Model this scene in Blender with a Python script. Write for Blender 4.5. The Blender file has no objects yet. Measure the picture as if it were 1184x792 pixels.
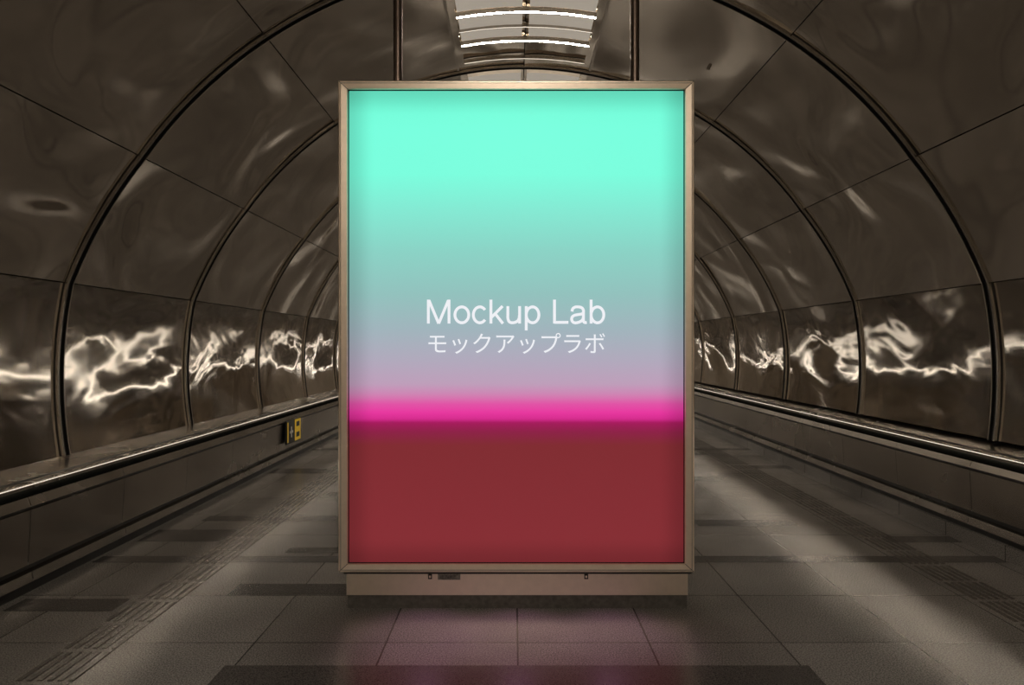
import bpy, bmesh, math, random
from mathutils import Vector, noise, Matrix
random.seed(7)
sc = bpy.context.scene
try:
    sc.view_settings.view_transform = 'Standard'
    sc.view_settings.look = 'None'
except Exception as e:
    print(e)

H = 1.4
F = 800.0
CX, CZ, R = 0.10, 0.79, 3.35
Y0, BAY = 4.876, 1.89
KMIN, KMAX = -5, 21
YA, YB = Y0 + KMIN*BAY, Y0 + KMAX*BAY

def lin(c):
    o = []
    for v in c:
        v /= 255.0
        o.append(v/12.92 if v <= 0.04045 else ((v+0.055)/1.055)**2.4)
    return (o[0], o[1], o[2], 1.0)

# ------------------------------------------------------------ materials
def newmat(name):
    m = bpy.data.materials.new(name)
    m.use_nodes = True
    nt = m.node_tree
    b = nt.nodes['Principled BSDF']
    return m, nt, b

def simple(name, col, metallic=0.0, rough=0.5, nscale=None, namt=0.15, bump=0.0, emis=None, estr=0.0):
    m, nt, b = newmat(name)
    b.inputs['Metallic'].default_value = metallic
    b.inputs['Roughness'].default_value = rough
    tc = nt.nodes.new('ShaderNodeTexCoord')
    n = nt.nodes.new('ShaderNodeTexNoise')
    n.inputs['Scale'].default_value = nscale or 8.0
    n.inputs['Detail'].default_value = 4
    nt.links.new(tc.outputs['Object'], n.inputs['Vector'])
    r = nt.nodes.new('ShaderNodeValToRGB')
    r.color_ramp.elements[0].position = 0.3
    r.color_ramp.elements[1].position = 0.7
    r.color_ramp.elements[0].color = tuple(c*(1-namt) for c in col[:3]) + (1,)
    r.color_ramp.elements[1].color = tuple(min(1, c*(1+namt)) for c in col[:3]) + (1,)
    nt.links.new(n.outputs['Fac'], r.inputs['Fac'])
    nt.links.new(r.outputs['Color'], b.inputs['Base Color'])
    if bump:
        bp = nt.nodes.new('ShaderNodeBump')
        bp.inputs['Distance'].default_value = bump
        nt.links.new(n.outputs['Fac'], bp.inputs['Height'])
        nt.links.new(bp.outputs['Normal'], b.inputs['Normal'])
    if emis:
        b.inputs['Emission Color'].default_value = tuple(emis[:3]) + (1,)
        b.inputs['Emission Strength'].default_value = estr
    return m

def panel_mat(name, col, rough, bumpd, bscale=2.1, dist=0.4, stretch=(1,1,1), detail=1.0):
    m, nt, b = newmat(name)
    b.inputs['Metallic'].default_value = 1.0
    tc = nt.nodes.new('ShaderNodeTexCoord')
    n1 = nt.nodes.new('ShaderNodeTexNoise'); n1.inputs['Scale'].default_value = 0.9
    n1.inputs['Detail'].default_value = 4; n1.inputs['Distortion'].default_value = 0.6
    nt.links.new(tc.outputs['Object'], n1.inputs['Vector'])
    r = nt.nodes.new('ShaderNodeValToRGB')
    r.color_ramp.elements[0].position = 0.3; r.color_ramp.elements[1].position = 0.72
    r.color_ramp.elements[0].color = tuple(c*0.85 for c in col) + (1,)
    r.color_ramp.elements[1].color = tuple(c*1.15 for c in col) + (1,)
    nt.links.new(n1.outputs['Fac'], r.inputs['Fac'])
    nt.links.new(r.outputs['Color'], b.inputs['Base Color'])
    mr = nt.nodes.new('ShaderNodeMapRange')
    mr.inputs['To Min'].default_value = rough*0.7; mr.inputs['To Max'].default_value = rough*1.3
    nt.links.new(n1.outputs['Fac'], mr.inputs['Value'])
    nt.links.new(mr.outputs['Result'], b.inputs['Roughness'])
    mp = nt.nodes.new('ShaderNodeMapping'); mp.inputs['Scale'].default_value = stretch
    nt.links.new(tc.outputs['Object'], mp.inputs['Vector'])
    n2 = nt.nodes.new('ShaderNodeTexNoise'); n2.inputs['Scale'].default_value = bscale
    n2.inputs['Detail'].default_value = detail; n2.inputs['Roughness'].default_value = 0.4
    n2.inputs['Distortion'].default_value = dist
    nt.links.new(mp.outputs['Vector'], n2.inputs['Vector'])
    bp = nt.nodes.new('ShaderNodeBump'); bp.inputs['Distance'].default_value = bumpd
    bp.inputs['Strength'].default_value = 1.0
    nt.links.new(n2.outputs['Fac'], bp.inputs['Height'])
    nt.links.new(bp.outputs['Normal'], b.inputs['Normal'])
    return m

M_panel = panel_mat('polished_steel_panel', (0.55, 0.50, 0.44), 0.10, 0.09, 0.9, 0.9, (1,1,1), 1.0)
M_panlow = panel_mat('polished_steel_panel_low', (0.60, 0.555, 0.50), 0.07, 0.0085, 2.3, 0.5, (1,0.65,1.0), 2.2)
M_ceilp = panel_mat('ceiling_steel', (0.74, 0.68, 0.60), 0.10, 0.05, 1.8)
M_dark = simple('dark_backing', (0.012, 0.011, 0.010), 0.0, 0.6)
M_matt = simple('matt_black_recess', (0.006, 0.006, 0.005), 0.0, 0.95)
M_matt.node_tree.nodes['Principled BSDF'].inputs['Specular IOR Level'].default_value = 0.0
M_rubber = simple('black_gasket', (0.01, 0.009, 0.008), 0.0, 0.35)
M_rib = simple('rib_steel', (0.45, 0.41, 0.36), 1.0, 0.25, 3.0)
M_bal = panel_mat('balustrade_steel', (0.42, 0.375, 0.325), 0.26, 0.004)
M_railglow = simple('handrail_highlight_glow', (0.8, 0.8, 0.8), 0, 0.5, emis=(1.0, 0.86, 0.70), estr=0.75)  # emission put on the rail nose for its bright highlight line
M_streak = simple('added_streak_strip', (0.8, 0.8, 0.8), 0, 0.5, emis=(1.0, 0.90, 0.77), estr=15.0)  # unseen strip added under the rail to throw streaks onto the wall panels
M_frame = simple('frame_brushed_steel', (0.97, 0.83, 0.70), 0.92, 0.33, 30.0, 0.03)
M_frame_d = simple('frame_dark_joint', (0.02, 0.017, 0.015), 0.3, 0.5)  # dark gasket lines, joints and lock details
M_pole = simple('pole_bronze', (0.25, 0.19, 0.16), 1.0, 0.35)
M_plinthd = simple('plinth_base', (0.10, 0.09, 0.08), 0.2, 0.55, 40.0, 0.3)
M_endw = simple('end_wall_render', (0.80, 0.74, 0.66), 0.0, 0.7, 2.0)

def lampmat(name, s):
    return simple(name, (0.8, 0.8, 0.8), 0, 0.5, emis=(1.0, 0.88, 0.73), estr=s)
M_lampon = lampmat('lamp_lit', 75.0)
M_lampback = lampmat('lamp_lit_rear', 150.0)
M_lampdim = lampmat('lamp_dim', 2.0)
M_lampthin = lampmat('lamp_secondary', 1.1)
M_ceilglow = lampmat('ceiling_glow_panel', 0.30)  # glowing panels added to brighten the ceiling where steel reflects cream

def floor_mat(name, c1, c2, joints=True):
    m, nt, b = newmat(name)
    tc = nt.nodes.new('ShaderNodeTexCoord')
    sp = nt.nodes.new('ShaderNodeTexNoise'); sp.inputs['Scale'].default_value = 150
    sp.inputs['Detail'].default_value = 2
    nt.links.new(tc.outputs['Object'], sp.inputs['Vector'])
    r = nt.nodes.new('ShaderNodeValToRGB')
    r.color_ramp.elements[0].position = 0.38; r.color_ramp.elements[0].color = c1 + (1,)
    r.color_ramp.elements[1].position = 0.62; r.color_ramp.elements[1].color = c2 + (1,)
    nt.links.new(sp.outputs['Fac'], r.inputs['Fac'])
    big = nt.nodes.new('ShaderNodeTexNoise'); big.inputs['Scale'].default_value = 1.3
    big.inputs['Detail'].default_value = 6
    nt.links.new(tc.outputs['Object'], big.inputs['Vector'])
    mr = nt.nodes.new('ShaderNodeMapRange'); mr.inputs['From Min'].default_value = 0.3; mr.inputs['From Max'].default_value = 0.7
    mr.inputs['To Min'].default_value = 0.78; mr.inputs['To Max'].default_value = 1.2
    nt.links.new(big.outputs['Fac'], mr.inputs['Value'])
    mx = nt.nodes.new('ShaderNodeMix'); mx.data_type = 'RGBA'; mx.blend_type = 'MULTIPLY'
    mx.inputs['Factor'].default_value = 1
    nt.links.new(r.outputs['Color'], mx.inputs['A'])
    nt.links.new(mr.outputs['Result'], mx.inputs['B'])
    last = mx.outputs['Result']
    if joints:
        mp = nt.nodes.new('ShaderNodeMapping')
        mp.inputs['Location'].default_value = (-0.018, -3.265, 0)
        nt.links.new(tc.outputs['Object'], mp.inputs['Vector'])
        br = nt.nodes.new('ShaderNodeTexBrick')
        br.offset = 0.0; br.squash = 1.0
        br.inputs['Scale'].default_value = 1.0
        br.inputs['Brick Width'].default_value = 0.62
        br.inputs['Row Height'].default_value = 0.62
        br.inputs['Mortar Size'].default_value = 0.004
        br.inputs['Mortar Smooth'].default_value = 0.0
        br.inputs['Color1'].default_value = (0.86, 0.86, 0.86, 1)
        br.inputs['Color2'].default_value = (1.12, 1.12, 1.12, 1)
        br.inputs['Mortar'].default_value = (0.2, 0.2, 0.2, 1)
        nt.links.new(mp.outputs['Vector'], br.inputs['Vector'])
        m2 = nt.nodes.new('ShaderNodeMix'); m2.data_type = 'RGBA'; m2.blend_type = 'MULTIPLY'
        m2.inputs['Factor'].default_value = 1
        nt.links.new(last, m2.inputs['A']); nt.links.new(br.outputs['Color'], m2.inputs['B'])
        last = m2.outputs['Result']
    nt.links.new(last, b.inputs['Base Color'])
    b.inputs['Roughness'].default_value = 0.26
    b.inputs['Specular IOR Level'].default_value = 0.6
    bp = nt.nodes.new('ShaderNodeBump'); bp.inputs['Distance'].default_value = 0.0003
    nt.links.new(sp.outputs['Fac'], bp.inputs['Height'])
    nt.links.new(bp.outputs['Normal'], b.inputs['Normal'])
    return m
M_floor = floor_mat('terrazzo_tile', (0.095, 0.087, 0.08), (0.275, 0.255, 0.235))
M_fdark = floor_mat('dark_tile', (0.04, 0.036, 0.033), (0.095, 0.087, 0.08), False)
M_tact = floor_mat('tactile_bar', (0.07, 0.062, 0.054), (0.11, 0.098, 0.086), False)

# ------------------------------------------------------------ helpers
class MB:
    def __init__(s): s.v=[]; s.f=[]; s.m=[]; s.mats=[]; s.smooth=[]
    def mi(s, mat):
        if mat not in s.mats: s.mats.append(mat)
        return s.mats.index(mat)
    def face(s, pts, mat, smooth=False):
        b=len(s.v); s.v += [tuple(p) for p in pts]
        s.f.append(tuple(range(b,b+len(pts)))); s.m.append(s.mi(mat)); s.smooth.append(smooth)
    def box(s, x0,x1,y0,y1,z0,z1, mat):
        b=len(s.v)
        s.v += [(x0,y0,z0),(x1,y0,z0),(x1,y1,z0),(x0,y1,z0),(x0,y0,z1),(x1,y0,z1),(x1,y1,z1),(x0,y1,z1)]
        for q in [(0,3,2,1),(4,5,6,7),(0,1,5,4),(1,2,6,5),(2,3,7,6),(3,0,4,7)]:
            s.f.append(tuple(b+i for i in q)); s.m.append(s.mi(mat)); s.smooth.append(False)
    def grid(s, fn, nu, nv, mat, smooth=True):
        b=len(s.v)
        for i in range(nu+1):
            for j in range(nv+1):
                s.v.append(tuple(fn(i/nu, j/nv)))
        k=s.mi(mat)
        for i in range(nu):
            for j in range(nv):
                a=b+i*(nv+1)+j
                s.f.append((a,a+1,a+nv+2,a+nv+1)); s.m.append(k); s.smooth.append(smooth)
    def obj(s, name):
        me=bpy.data.meshes.new(name); me.from_pydata(s.v,[],s.f)
        for m in s.mats: me.materials.append(m)
        for p,mi,sm in zip(me.polygons,s.m,s.smooth):
            p.material_index=mi; p.use_smooth=sm
        me.update()
        o=bpy.data.objects.new(name,me); sc.collection.objects.link(o)
        return o

def empty(name, loc=(0,0,0)):
    e=bpy.data.objects.new(name,None); e.location=loc; sc.collection.objects.link(e); return e

def cyl_pt(a, y, r):
    t=math.radians(a)
    return (CX + r*math.cos(t), y, CZ + r*math.sin(t))

TILT=0.115
def wbase(a):
    ar=a if a<90 else 180-a
    if ar<18:
        z=math.sin(math.radians(ar))*R
        return TILT*(z-0.52)
    if ar<35.5:
        return TILT*(1.0353-0.52)*(1-(ar-18)/17.5)
    return 0.0

# ------------------------------------------------------------ tunnel shell
ANG_R = [-1, 18, 35.5, 56.5, 79]
ANG_C = [79, 90, 101]
ANG_L = [101, 123.5, 144.5, 162, 183]
def shell(name, angs, mat):
    mb=MB()
    for k in range(KMIN, KMAX):
        for a0,a1 in zip(angs[:-1], angs[1:]):
            y0=Y0+k*BAY+0.035; y1=Y0+(k+1)*BAY-0.035
            g=math.degrees(0.004/R)
            seed=Vector((random.uniform(0,99),random.uniform(0,99),0))
            ty=random.uniform(-0.010,0.010); ta=random.uniform(-0.010,0.010)
            low = (a0<0 or a1>180)
            def fn(u,v,a0=a0,a1=a1,y0=y0,y1=y1,seed=seed,ty=ty,ta=ta,low=low):
                a=a0+g+(a1-a0-2*g)*v; y=y0+(y1-y0)*u
                e=16*u*(1-u)*v*(1-v)
                w=noise.noise(Vector((u*2.2,v*2.2,0))+seed)*0.018*e
                w+=ty*(u-0.5)+ta*(v-0.5)*(0.5 if low else 1)
                return cyl_pt(a,y,R+w+wbase(a))
            if -2<=k<8: mb.grid(fn, 22, 18, M_panlow if low else mat)
            else: mb.grid(fn, 8, 8, M_panlow if low else mat)
    mb.grid(lambda u,v: cyl_pt(angs[0]+(angs[-1]-angs[0])*v, YA+(YB-YA)*u, R+0.13), 1, 24, M_dark)
    return mb.obj(name)
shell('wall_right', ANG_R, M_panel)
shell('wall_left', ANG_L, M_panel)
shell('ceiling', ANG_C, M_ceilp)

mb=MB()
prof=[(-0.036,0.06),(-0.036,-0.005),(-0.036,-0.022),(-0.024,-0.026),(-0.024,-0.012),(0.022,-0.012),(0.022,-0.026),(0.036,-0.022),(0.036,-0.005),(0.036,0.06)]
pm=[M_rubber,M_rib,M_rib,M_rubber,M_rubber,M_rubber,M_rib,M_rib,M_rubber]
for k in range(KMIN, KMAX+1):
    yc=Y0+k*BAY
    for i in range(len(prof)-1):
        (d0,r0),(d1,r1)=prof[i],prof[i+1]
        mb.grid(lambda u,v: cyl_pt(-1+184*v, yc+d0+(d1-d0)*u, R+wbase(-1+184*v)+r0+(r1-r0)*u), 1, 184 if k<8 else 60, pm[i])
mb.obj('tunnel_ribs')
mb=MB()
for a in (79,101):
    da=math.degrees(0.012/R)
    mb.grid(lambda u,v: cyl_pt(a-da+2*da*v, YA+(YB-YA)*u, R-0.012),1,1,M_rib)
    for s_ in (-1,1):
        mb.grid(lambda u,v: cyl_pt(a+s_*da, YA+(YB-YA)*u, R-0.012+0.03*v),1,1,M_rib)
mb.obj('trim_1')

for nm,y in (('wall_back',YA),('wall_front',YB)):
    mb=MB()
    mb.face([cyl_pt(a,y,R+0.12) for a in range(-14,195,4)], M_endw)
    mb.obj(nm)

# ------------------------------------------------------------ floor
mb=MB()
mb.face([(-3.3,YA,0),(3.5,YA,0),(3.5,YB,0),(-3.3,YB,0)], M_floor)
XL, XR = -2.73, 3.20
strips=[(-1.265,1.29,2.72,3.03),(-1.61,-0.9,3.89,4.07),(XL,XR,4.47,4.61),(-2.70,-2.09,4.95,5.27),
 (-2.70,-2.12,3.65,3.83),(-1.55,-0.95,4.68,4.80),(1.44,2.22,5.38,5.57),(2.70,XR,4.93,5.09),
 (-2.5,-1.44,5.53,5.70),(-1.8,-1.0,6.40,6.62),(1.5,2.2,7.2,7.42),(-2.7,-2.1,7.6,7.9),(1.3,2.5,8.9,9.1),
 (-1.8,-0.6,8.3,8.5),(XL,XR,9.3,9.44),(-2.7,-2.1,10.4,10.7),(-1.8,-0.9,11.2,11.4),(1.5,2.4,10.8,11.0),(2.75,XR,7.9,8.1),
 (-2.7,-2.1,1.3,1.6),(0.6,1.8,0.2,0.5),(XL,XR,-0.6,-0.45),(-1.6,-0.6,-2,-1.8)]
for x0,x1,y0,y1 in strips:
    mb.face([(x0,y0,.0012),(x1,y0,.0012),(x1,y1,.0012),(x0,y1,.0012)], M_fdark)
for xa,xb in ((-2.09,-1.83),(2.53,2.78)):
    n=6; w=(xb-xa)/n
    y=-3.0
    while y<20:
        for i in range(n):
            x=xa+w*i+w*0.25
            mb.box(x,x+w*0.5,y,y+0.27,0,0.004,M_tact)
        y+=0.31
mb.obj('floor')

# ------------------------------------------------------------ balustrades
def balustrade(name, side, xr, ztop, zwall, zbot, zfloor_curb):
    mb=MB()
    wallx = (R*math.cos(math.asin(min(1,abs(zwall-CZ)/R))))
    wx = CX+side*wallx
    def P(out,z): return (side*(xr+out), z)
    s=(ztop-zbot)/0.47
    zs=ztop-0.022
    prof=[((wx+side*0.02,zwall),M_bal),
          ((side*(xr+0.06),ztop+0.02),M_rubber),
          (P(0.045,ztop+0.012),M_bal),
          (P(0.012,ztop+0.014),M_bal),
          (P(0.002,ztop+0.010),M_bal),
          (P(-0.004,ztop+0.003),M_railglow),
          (P(-0.004,ztop-0.003),M_bal),
          (P(0.0,zs),M_matt),
          (P(0.115,zs-0.001),M_streak),
          (P(0.115,zs-0.024),M_matt),
          (P(0.03,zs-0.055),M_bal),
          (P(0.010,ztop-0.13*s),M_rubber),
          (P(0.03,ztop-0.13*s),M_rubber),
          (P(0.03,ztop-0.15*s),M_bal),
          (P(0.012,ztop-0.15*s),M_bal),
          (P(0.03,zbot+0.005),M_rubber),
          (P(0.06,zbot+0.005),M_rubber),
          (P(0.06,zbot-0.03),M_bal),
          (P(0.005,zbot-0.03),M_bal),
          (P(0.0,max(zfloor_curb+0.02,zbot-0.085)),M_rubber),
          (P(0.03,max(zfloor_curb+0.02,zbot-0.085)),M_rubber),
          (P(0.03,zfloor_curb),None)]
    L=BAY/2
    n=int((YB-YA)/L+0.5)
    for i in range(len(prof)-1):
        (p0,m),(p1,_)=prof[i],prof[i+1]
        if m in (M_bal,):
            for j in range(n):
                g=0.002
                y0=YA+j*L+g; y1=YA+(j+1)*L-g
                mb.face([(p0[0],y0,p0[1]),(p0[0],y1,p0[1]),(p1[0],y1,p1[1]),(p1[0],y0,p1[1])],m)
        else:
            mb.face([(p0[0],YA,p0[1]),(p0[0],YB,p0[1]),(p1[0],YB,p1[1]),(p1[0],YA,p1[1])],m)
    o=0.13
    mb.face([(side*(xr+o),YA,ztop-0.005),(side*(xr+o),YB,ztop-0.005),(side*(xr+o),YB,0),(side*(xr+o),YA,0)],M_dark)
    if zfloor_curb>0.001:
        mb.box(min(side*(xr-0.0),side*(xr+0.12)),max(side*(xr-0.0),side*(xr+0.12)),YA,YB,0,zfloor_curb,M_floor)
    return mb.obj(name)
balustrade('handrail_balustrade', -1, 2.73, 0.617, 0.625, 0.15, 0.0)
balustrade('handrail_balustrade', 1, 3.20, 0.664, 0.731, 0.23, 0.10)

# ------------------------------------------------------------ ceiling lights
mb=MB()
def bar(yc,lm,w,hw):
    a0,a1=80.2,99.8
    pr=[(-hw,0.0),(-hw*0.8,-0.03),(-w,-0.03),(w,-0.03),(hw*0.8,-0.03),(hw,0.0)]
    ms=[M_rib,M_rib,lm,M_rib,M_rib]
    for i in range(5):
        (d0,r0),(d1,r1)=pr[i],pr[i+1]
        mb.grid(lambda u,v: cyl_pt(a0+(a1-a0)*v, yc+d0+(d1-d0)*u, R-0.01+r0+(r1-r0)*u),1,6,ms[i])
for k in range(KMIN, KMAX):
    if k in (-2,-1): lm=M_lampdim
    elif k<-2: lm=M_lampback
    else: lm=M_lampon
    for fr in (0.38,0.66): bar(Y0+(k+fr)*BAY,lm,0.013,0.03)
    if 0<=k<6:
        for fr in (0.52,0.86): bar(Y0+(k+fr)*BAY,M_lampthin,0.006,0.016)
        for a0,a1 in ((80.4,89.5),(90.5,99.6)):
            mb.grid(lambda u,v: cyl_pt(a0+(a1-a0)*v, Y0+(k+0.41+0.22*u)*BAY, R-0.022),1,4,M_ceilglow)
            mb.grid(lambda u,v: cyl_pt(a0+(a1-a0)*v, Y0+(k+0.06+0.29*u)*BAY, R-0.022),1,4,M_ceilglow)
mb.obj('ceiling_lights')

# ------------------------------------------------------------ advertising lightbox
YF=3.672
S=H/305.0
def px(x): return (x-594)*S
def pz(y): return H-(y-400)*S
box=empty('advertising_lightbox',(px(597),YF+0.15,0))
def attach(o):
    o.parent=box; o.matrix_parent_inverse=Matrix.Translation(-Vector(box.location))
    return o
x0,x1=px(391),px(803); z0,z1=pz(662),pz(93)
DEP=0.30
def loop(ix, iz_top, iz_bot, y):
    return [(x0+ix,y,z0+iz_bot),(x1-ix,y,z0+iz_bot),(x1-ix,y,z1-iz_top),(x0+ix,y,z1-iz_top)]
mb=MB()
loops=[(loop(0.006,0.006,0.006,YF+DEP),M_frame),(loop(0.006,0.006,0.006,YF+0.03),M_frame),
       (loop(0,0,0,YF+0.026),M_frame),(loop(0,0,0,YF+0.004),M_frame),(loop(0.004,0.004,0.004,YF),M_frame),
       (loop(0.012,0.012,0.012,YF),M_frame_d),(loop(0.014,0.014,0.014,YF+0.001),M_frame),
       (loop(0.046,0.042,0.042,YF+0.004),M_frame),(loop(0.050,0.046,0.046,YF+0.010),M_frame_d),
       (loop(0.055,0.0505,0.0505,YF+0.016),None)]
for (l0,m),(l1,_) in zip(loops[:-1],loops[1:]):
    for i in range(4):
        j=(i+1)%4
        mb.face([l0[i],l0[j],l1[j],l1[i]],m)
lb=loops[0][0]
mb.face([lb[3],lb[2],lb[1],lb[0]],M_frame)
for (cx_,cz_,sx,sz) in ((x0,z0,1,1),(x1,z0,-1,1),(x0,z1,1,-1),(x1,z1,-1,-1)):
    a=Vector((cx_+sx*0.003,YF-0.0006,cz_+sz*0.003)); b=Vector((cx_+sx*0.049,YF-0.0006,cz_+sz*0.045))
    d=Vector((-(b-a).z,0,(b-a).x)).normalized()*0.0012
    mb.face([a-d,b-d,b+d,a+d],M_frame_d)
attach(mb.obj('frame'))

def poster_mat():
    m,nt,b=newmat('backlit_poster')
    tc=nt.nodes.new('ShaderNodeTexCoord')
    sx=nt.nodes.new('ShaderNodeSeparateXYZ')
    nt.links.new(tc.outputs['UV'],sx.inputs[0])
    ramp=nt.nodes.new('ShaderNodeValToRGB')
    st=[(651,(134,46,52)),(515,(128,43,49)),(500,(140,32,70)),(489,(165,24,92)),(485,(212,42,140)),(477,(232,55,160)),
        (467,(224,84,166)),(455,(204,135,180)),(444,(190,158,186)),(420,(178,168,188)),(380,(160,180,188)),(340,(146,193,189)),
        (290,(138,210,197)),(240,(130,234,211)),(200,(122,253,221)),(150,(120,255,222)),(104,(114,250,215))]
    cr=ramp.color_ramp
    while len(cr.elements)<len(st): cr.elements.new(0.5)
    for i,(y,c) in enumerate(st):
        cr.elements[i].position=(651-y)/547.0
    for i,(y,c) in enumerate(st):
        cr.elements[i].color=lin(c)
    nt.links.new(sx.outputs['Y'],ramp.inputs['Fac'])
    def edge(sock, w):  # backlight falloff put into the emission, dimmer towards the poster edges
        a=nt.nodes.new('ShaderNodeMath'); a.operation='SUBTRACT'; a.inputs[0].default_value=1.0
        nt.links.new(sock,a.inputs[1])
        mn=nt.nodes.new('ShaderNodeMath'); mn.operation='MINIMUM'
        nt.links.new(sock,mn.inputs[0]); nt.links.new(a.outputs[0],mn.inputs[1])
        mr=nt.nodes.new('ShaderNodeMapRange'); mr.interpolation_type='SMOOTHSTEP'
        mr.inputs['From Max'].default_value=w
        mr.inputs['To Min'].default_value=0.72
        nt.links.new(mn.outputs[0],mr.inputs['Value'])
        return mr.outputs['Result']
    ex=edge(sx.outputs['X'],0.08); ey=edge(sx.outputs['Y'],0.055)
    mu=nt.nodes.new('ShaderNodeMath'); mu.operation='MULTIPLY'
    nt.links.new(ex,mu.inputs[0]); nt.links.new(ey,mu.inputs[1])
    b.inputs['Base Color'].default_value=(0.01,0.01,0.01,1)
    b.inputs['Roughness'].default_value=0.35
    b.inputs['Specular IOR Level'].default_value=0.1
    nt.links.new(ramp.outputs['Color'],b.inputs['Emission Color'])
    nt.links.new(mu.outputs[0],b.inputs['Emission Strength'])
    return m
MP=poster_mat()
px0,px1,pz0,pz1=px(403),px(791),pz(651),pz(104)
me=bpy.data.meshes.new('poster')
me.from_pydata([(px0,YF+0.015,pz0),(px1,YF+0.015,pz0),(px1,YF+0.015,pz1),(px0,YF+0.015,pz1)],[],[(0,1,2,3)])
uv=me.uv_layers.new(name='UVMap')
for i,c in enumerate([(0,0),(1,0),(1,1),(0,1)]): uv.data[i].uv=c
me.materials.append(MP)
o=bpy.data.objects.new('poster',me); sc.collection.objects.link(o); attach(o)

# lettering on the poster
M_txt=simple('white_ink',(0.05,0.05,0.05),0,0.5,emis=lin((236,238,243)),estr=1.0)
def text(body,name,xa,xb,ya,yb):
    cu=bpy.data.curves.new(name,'FONT'); cu.body=body; cu.size=0.2; cu.fill_mode='FRONT'
    ob=bpy.data.objects.new(name,cu); sc.collection.objects.link(ob)
    bpy.context.view_layer.update()
    dg=bpy.context.evaluated_depsgraph_get()
    mesh=bpy.data.meshes.new_from_object(ob.evaluated_get(dg))
    bpy.data.objects.remove(ob)
    xs=[v.co.x for v in mesh.vertices]; ys=[v.co.y for v in mesh.vertices]
    if not xs: print('no text'); return
    w=max(xs)-min(xs); h=max(ys)-min(ys)
    X0,X1,Z1,Z0=px(xa),px(xb),pz(ya),pz(yb)
    mx,my=min(xs),min(ys)
    for v in mesh.vertices:
        v.co=Vector((X0+(v.co.x-mx)/w*(X1-X0),YF+0.0138,Z0+(v.co.y-my)/h*(Z1-Z0)))
    mesh.materials.clear(); mesh.materials.append(M_txt)
    t=bpy.data.objects.new(name,mesh); sc.collection.objects.link(t); attach(t)
text('モックアップラボ','subtitle_lettering',495,700,385,409)

def ell(cx,cy,rx,ry,a0=0,a1=360,n=40):
    return [(cx+rx*math.cos(math.radians(a0+(a1-a0)*i/n)),cy+ry*math.sin(math.radians(a0+(a1-a0)*i/n))) for i in range(n+1)]
def smooth(pts,n=8):
    P=[pts[0]]+list(pts)+[pts[-1]]; out=[]
    for i in range(1,len(P)-2):
        p0,p1,p2,p3=P[i-1],P[i],P[i+1],P[i+2]
        for k in range(n):
            t=k/n
            out.append(tuple(0.5*((2*p1[d])+(-p0[d]+p2[d])*t+(2*p0[d]-5*p1[d]+4*p2[d]-p3[d])*t*t+(-p0[d]+3*p1[d]-3*p2[d]+p3[d])*t**3) for d in (0,1)))
    out.append(tuple(pts[-1])); return out
SW=0.086
G={
 'M':(0.833,[[(0.107,0),(0.107,0.718)],[(0.726,0),(0.726,0.718)],[(0.125,0.70),(0.4165,0.0)],[(0.708,0.70),(0.4165,0.0)]]),
 'o':(0.556,[ell(0.278,0.262,0.207,0.238)]),
 'c':(0.5,[ell(0.262,0.262,0.195,0.238,38,322)]),
 'k':(0.5,[[(0.095,0),(0.095,0.718)],[(0.445,0.523),(0.10,0.175)],[(0.215,0.305),(0.455,0)]]),
 'u':(0.556,[smooth([(0.103,0.523),(0.103,0.30),(0.105,0.15),(0.15,0.05),(0.25,0.025),(0.36,0.055),(0.43,0.13),(0.452,0.25)]),[(0.455,0.523),(0.455,0.0)]]),
 'p':(0.556,[[(0.098,-0.207),(0.098,0.523)],ell(0.288,0.262,0.19,0.238)]),
 'b':(0.556,[[(0.098,0),(0.098,0.718)],ell(0.288,0.262,0.19,0.238)]),
 'L':(0.556,[[(0.112,0),(0.112,0.718)],[(0.112,0.036),(0.53,0.036)]]),
 'a':(0.556,[smooth([(0.082,0.36),(0.10,0.44),(0.17,0.492),(0.27,0.50),(0.37,0.475),(0.42,0.41),(0.424,0.34),(0.424,0.12),(0.435,0.05),(0.475,0.030),(0.525,0.036)]),
      smooth([(0.424,0.315),(0.36,0.285),(0.25,0.268),(0.14,0.24),(0.078,0.18),(0.078,0.09),(0.13,0.033),(0.22,0.024),(0.33,0.06),(0.40,0.12),(0.424,0.20)])]),
 ' ':(0.278,[])}
mb=MB()
word='Mockup Lab'
tot=sum(G[c][0] for c in word)-0.07-0.065
em=(px(699)-px(493.5))/tot
cur=-0.07; zb=pz(374)
for ci,c in enumerate(word):
    adv,strokes=G[c]
    for si,st in enumerate(strokes):
        yoff=YF+0.0138-0.0001*si-0.00003*ci
        L=[];Rr=[]
        for i,p in enumerate(st):
            a=Vector(st[max(i-1,0)]); b=Vector(st[min(i+1,len(st)-1)])
            if len(st)>10 and (Vector(st[0])-Vector(st[-1])).length<1e-5 and i in (0,len(st)-1):
                a=Vector(st[-2]); b=Vector(st[1])
            d=(b-a).normalized(); nn=Vector((-d.y,d.x))*SW/2
            L.append(Vector(p)+nn); Rr.append(Vector(p)-nn)
        for i in range(len(st)-1):
            q=[L[i],Rr[i],Rr[i+1],L[i+1]]
            mb.face([(px(493.5)+(cur+v.x)*em,yoff,zb+v.y*em) for v in q],M_txt)
    cur+=adv
attach(mb.obj('title_lettering'))

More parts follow.
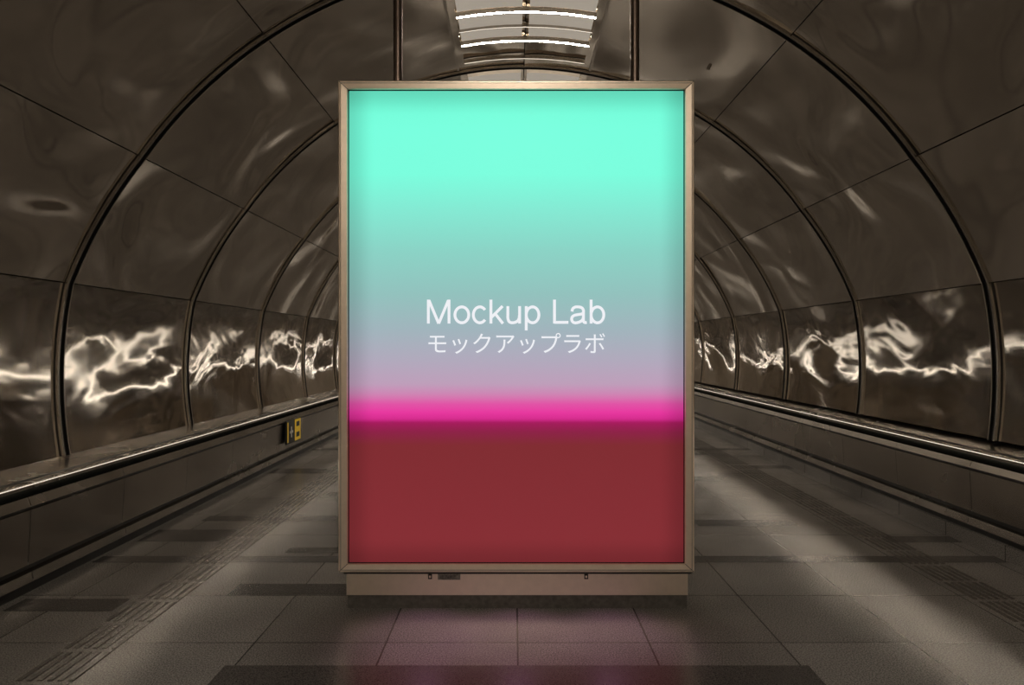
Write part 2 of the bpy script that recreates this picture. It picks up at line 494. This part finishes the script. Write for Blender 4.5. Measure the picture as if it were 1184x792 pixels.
mb=MB()
xa,xb=px(400),px(796)
mb.box(px(397),px(800),YF+0.006,YF+DEP-0.006,pz(664),pz(661.5),M_frame_d)
mb.box(xa,xb,YF+0.012,YF+DEP-0.012,pz(689),pz(663.5),M_frame)
mb.box(xa+0.004,xb-0.004,YF+0.022,YF+DEP-0.022,0,pz(689),M_plinthd)
attach(mb.obj('plinth'))
mb=MB()
for xc in (497,678):
    mb.box(px(xc-2.2),px(xc+2.2),YF+0.006,YF+0.012,pz(670),pz(664.5),M_frame_d)
    mb.box(px(xc-1.1),px(xc+1.1),YF+0.004,YF+0.006,pz(668.5),pz(666),M_frame)
attach(mb.obj('locks'))
mb=MB()
M_lab=simple('label_grey',(0.25,0.23,0.2),0.5,0.4,90.0,0.5)
mb.box(px(506),px(532),YF+0.009,YF+0.012,pz(671),pz(664.5),M_lab)
for i in range(5):
    mb.box(px(508),px(530-3*(i%2)),YF+0.0083,YF+0.009,pz(665.9+i),pz(665.5+i),M_frame_d)
attach(mb.obj('rating_label'))
mb=MB()
for xc in (460,734):
    yc=YF+0.15; X=(xc-594)*yc/F; r=0.025
    zt=CZ+math.sqrt(R*R-(X-CX)**2)-0.01
    def tube(r,za,zb):
        mb.grid(lambda u,v: (X+r*math.cos(2*math.pi*v),yc+r*math.sin(2*math.pi*v),za+(zb-za)*u),1,28,M_pole)
        mb.face([(X+r*math.cos(2*math.pi*i/28),yc+r*math.sin(2*math.pi*i/28),zb) for i in range(28)],M_pole)
    tube(r,z1-0.008,zt); tube(0.036,z1-0.006,z1+0.02); tube(0.07,zt-0.06,zt)
    mb.face([(X+0.07*math.cos(-2*math.pi*i/28),yc+0.07*math.sin(-2*math.pi*i/28),zt-0.06) for i in range(28)],M_pole)
attach(mb.obj('hanging_poles'))
# added pink spots standing in for the poster's glow on the floor
for i,xx in enumerate((-0.45,0.02,0.49)):
    ld=bpy.data.lights.new('added_pink_glow_spot','SPOT'); ld.energy=6.0; ld.color=(1.0,0.45,0.85)
    ld.spot_size=math.radians(72); ld.spot_blend=1.0; ld.shadow_soft_size=0.0
    lo=bpy.data.objects.new('added_pink_glow_spot',ld); sc.collection.objects.link(lo)
    lo.location=(xx,YF-0.09,0.62)
    lo.rotation_euler=(math.radians(-22),0,0)
    attach(lo)

# ------------------------------------------------------------ direction sign plate on the left balustrade
M_yel=simple('sign_yellow',(0.95,0.62,0.04),0,0.45,emis=(1.0,0.62,0.05),estr=0.12)  # slight emission added to brighten the yellow
M_blk=simple('sign_black',(0.02,0.02,0.02),0,0.4)
M_wht=simple('sign_white',(0.8,0.8,0.75),0,0.5)
mb=MB()
xs=-2.705
mb.box(xs-0.022,xs,8.25,8.78,0.22,0.50,M_blk)
mb.box(xs,xs+0.003,8.55,8.77,0.23,0.49,M_yel)
mb.box(xs,xs+0.003,8.27,8.30,0.24,0.48,M_yel)
mb.box(xs+0.003,xs+0.005,8.60,8.72,0.40,0.46,M_blk)
mb.box(xs+0.003,xs+0.005,8.60,8.72,0.27,0.33,M_blk)
mb.box(xs,xs+0.004,8.36,8.47,0.34,0.37,M_wht)
mb.box(xs,xs+0.004,8.40,8.43,0.29,0.42,M_wht)
mb.obj('direction_sign')

Yd=5.85
mb=MB()
a=62.4
c=Vector(cyl_pt(a,Yd,R-0.012)); nrm=Vector((-math.cos(math.radians(a)),0,-math.sin(math.radians(a)))); tg=Vector((math.sin(math.radians(a)),0,-math.cos(math.radians(a)))); yy=Vector((0,1,0))
for (ra,ha,rb,hb) in ((0.014,-0.01,0.014,0.01),(0.014,0.01,0.008,0.016),(0.008,0.016,0.0,0.016)):
    mb.grid(lambda u,v: c+nrm*(ha+(hb-ha)*u)+(tg*math.cos(2*math.pi*v)+yy*math.sin(2*math.pi*v))*(ra+(rb-ra)*u),1,20,M_rib)
mb.obj('smoke_detector')

# ------------------------------------------------------------ world and camera
w=bpy.data.worlds.new('World'); sc.world=w; w.use_nodes=True
w.node_tree.nodes['Background'].inputs[0].default_value=(0.02,0.017,0.014,1)
w.node_tree.nodes['Background'].inputs[1].default_value=1.0
cam=bpy.data.cameras.new('camera'); co=bpy.data.objects.new('camera',cam); sc.collection.objects.link(co)
co.location=(0,0,H); co.rotation_euler=(math.radians(90),0,0)
cam.sensor_width=36; cam.sensor_fit='HORIZONTAL'; cam.lens=F/1184*36
cam.shift_x=-2/1184; cam.shift_y=4/1184
cam.clip_start=0.05; cam.clip_end=200
sc.camera=co
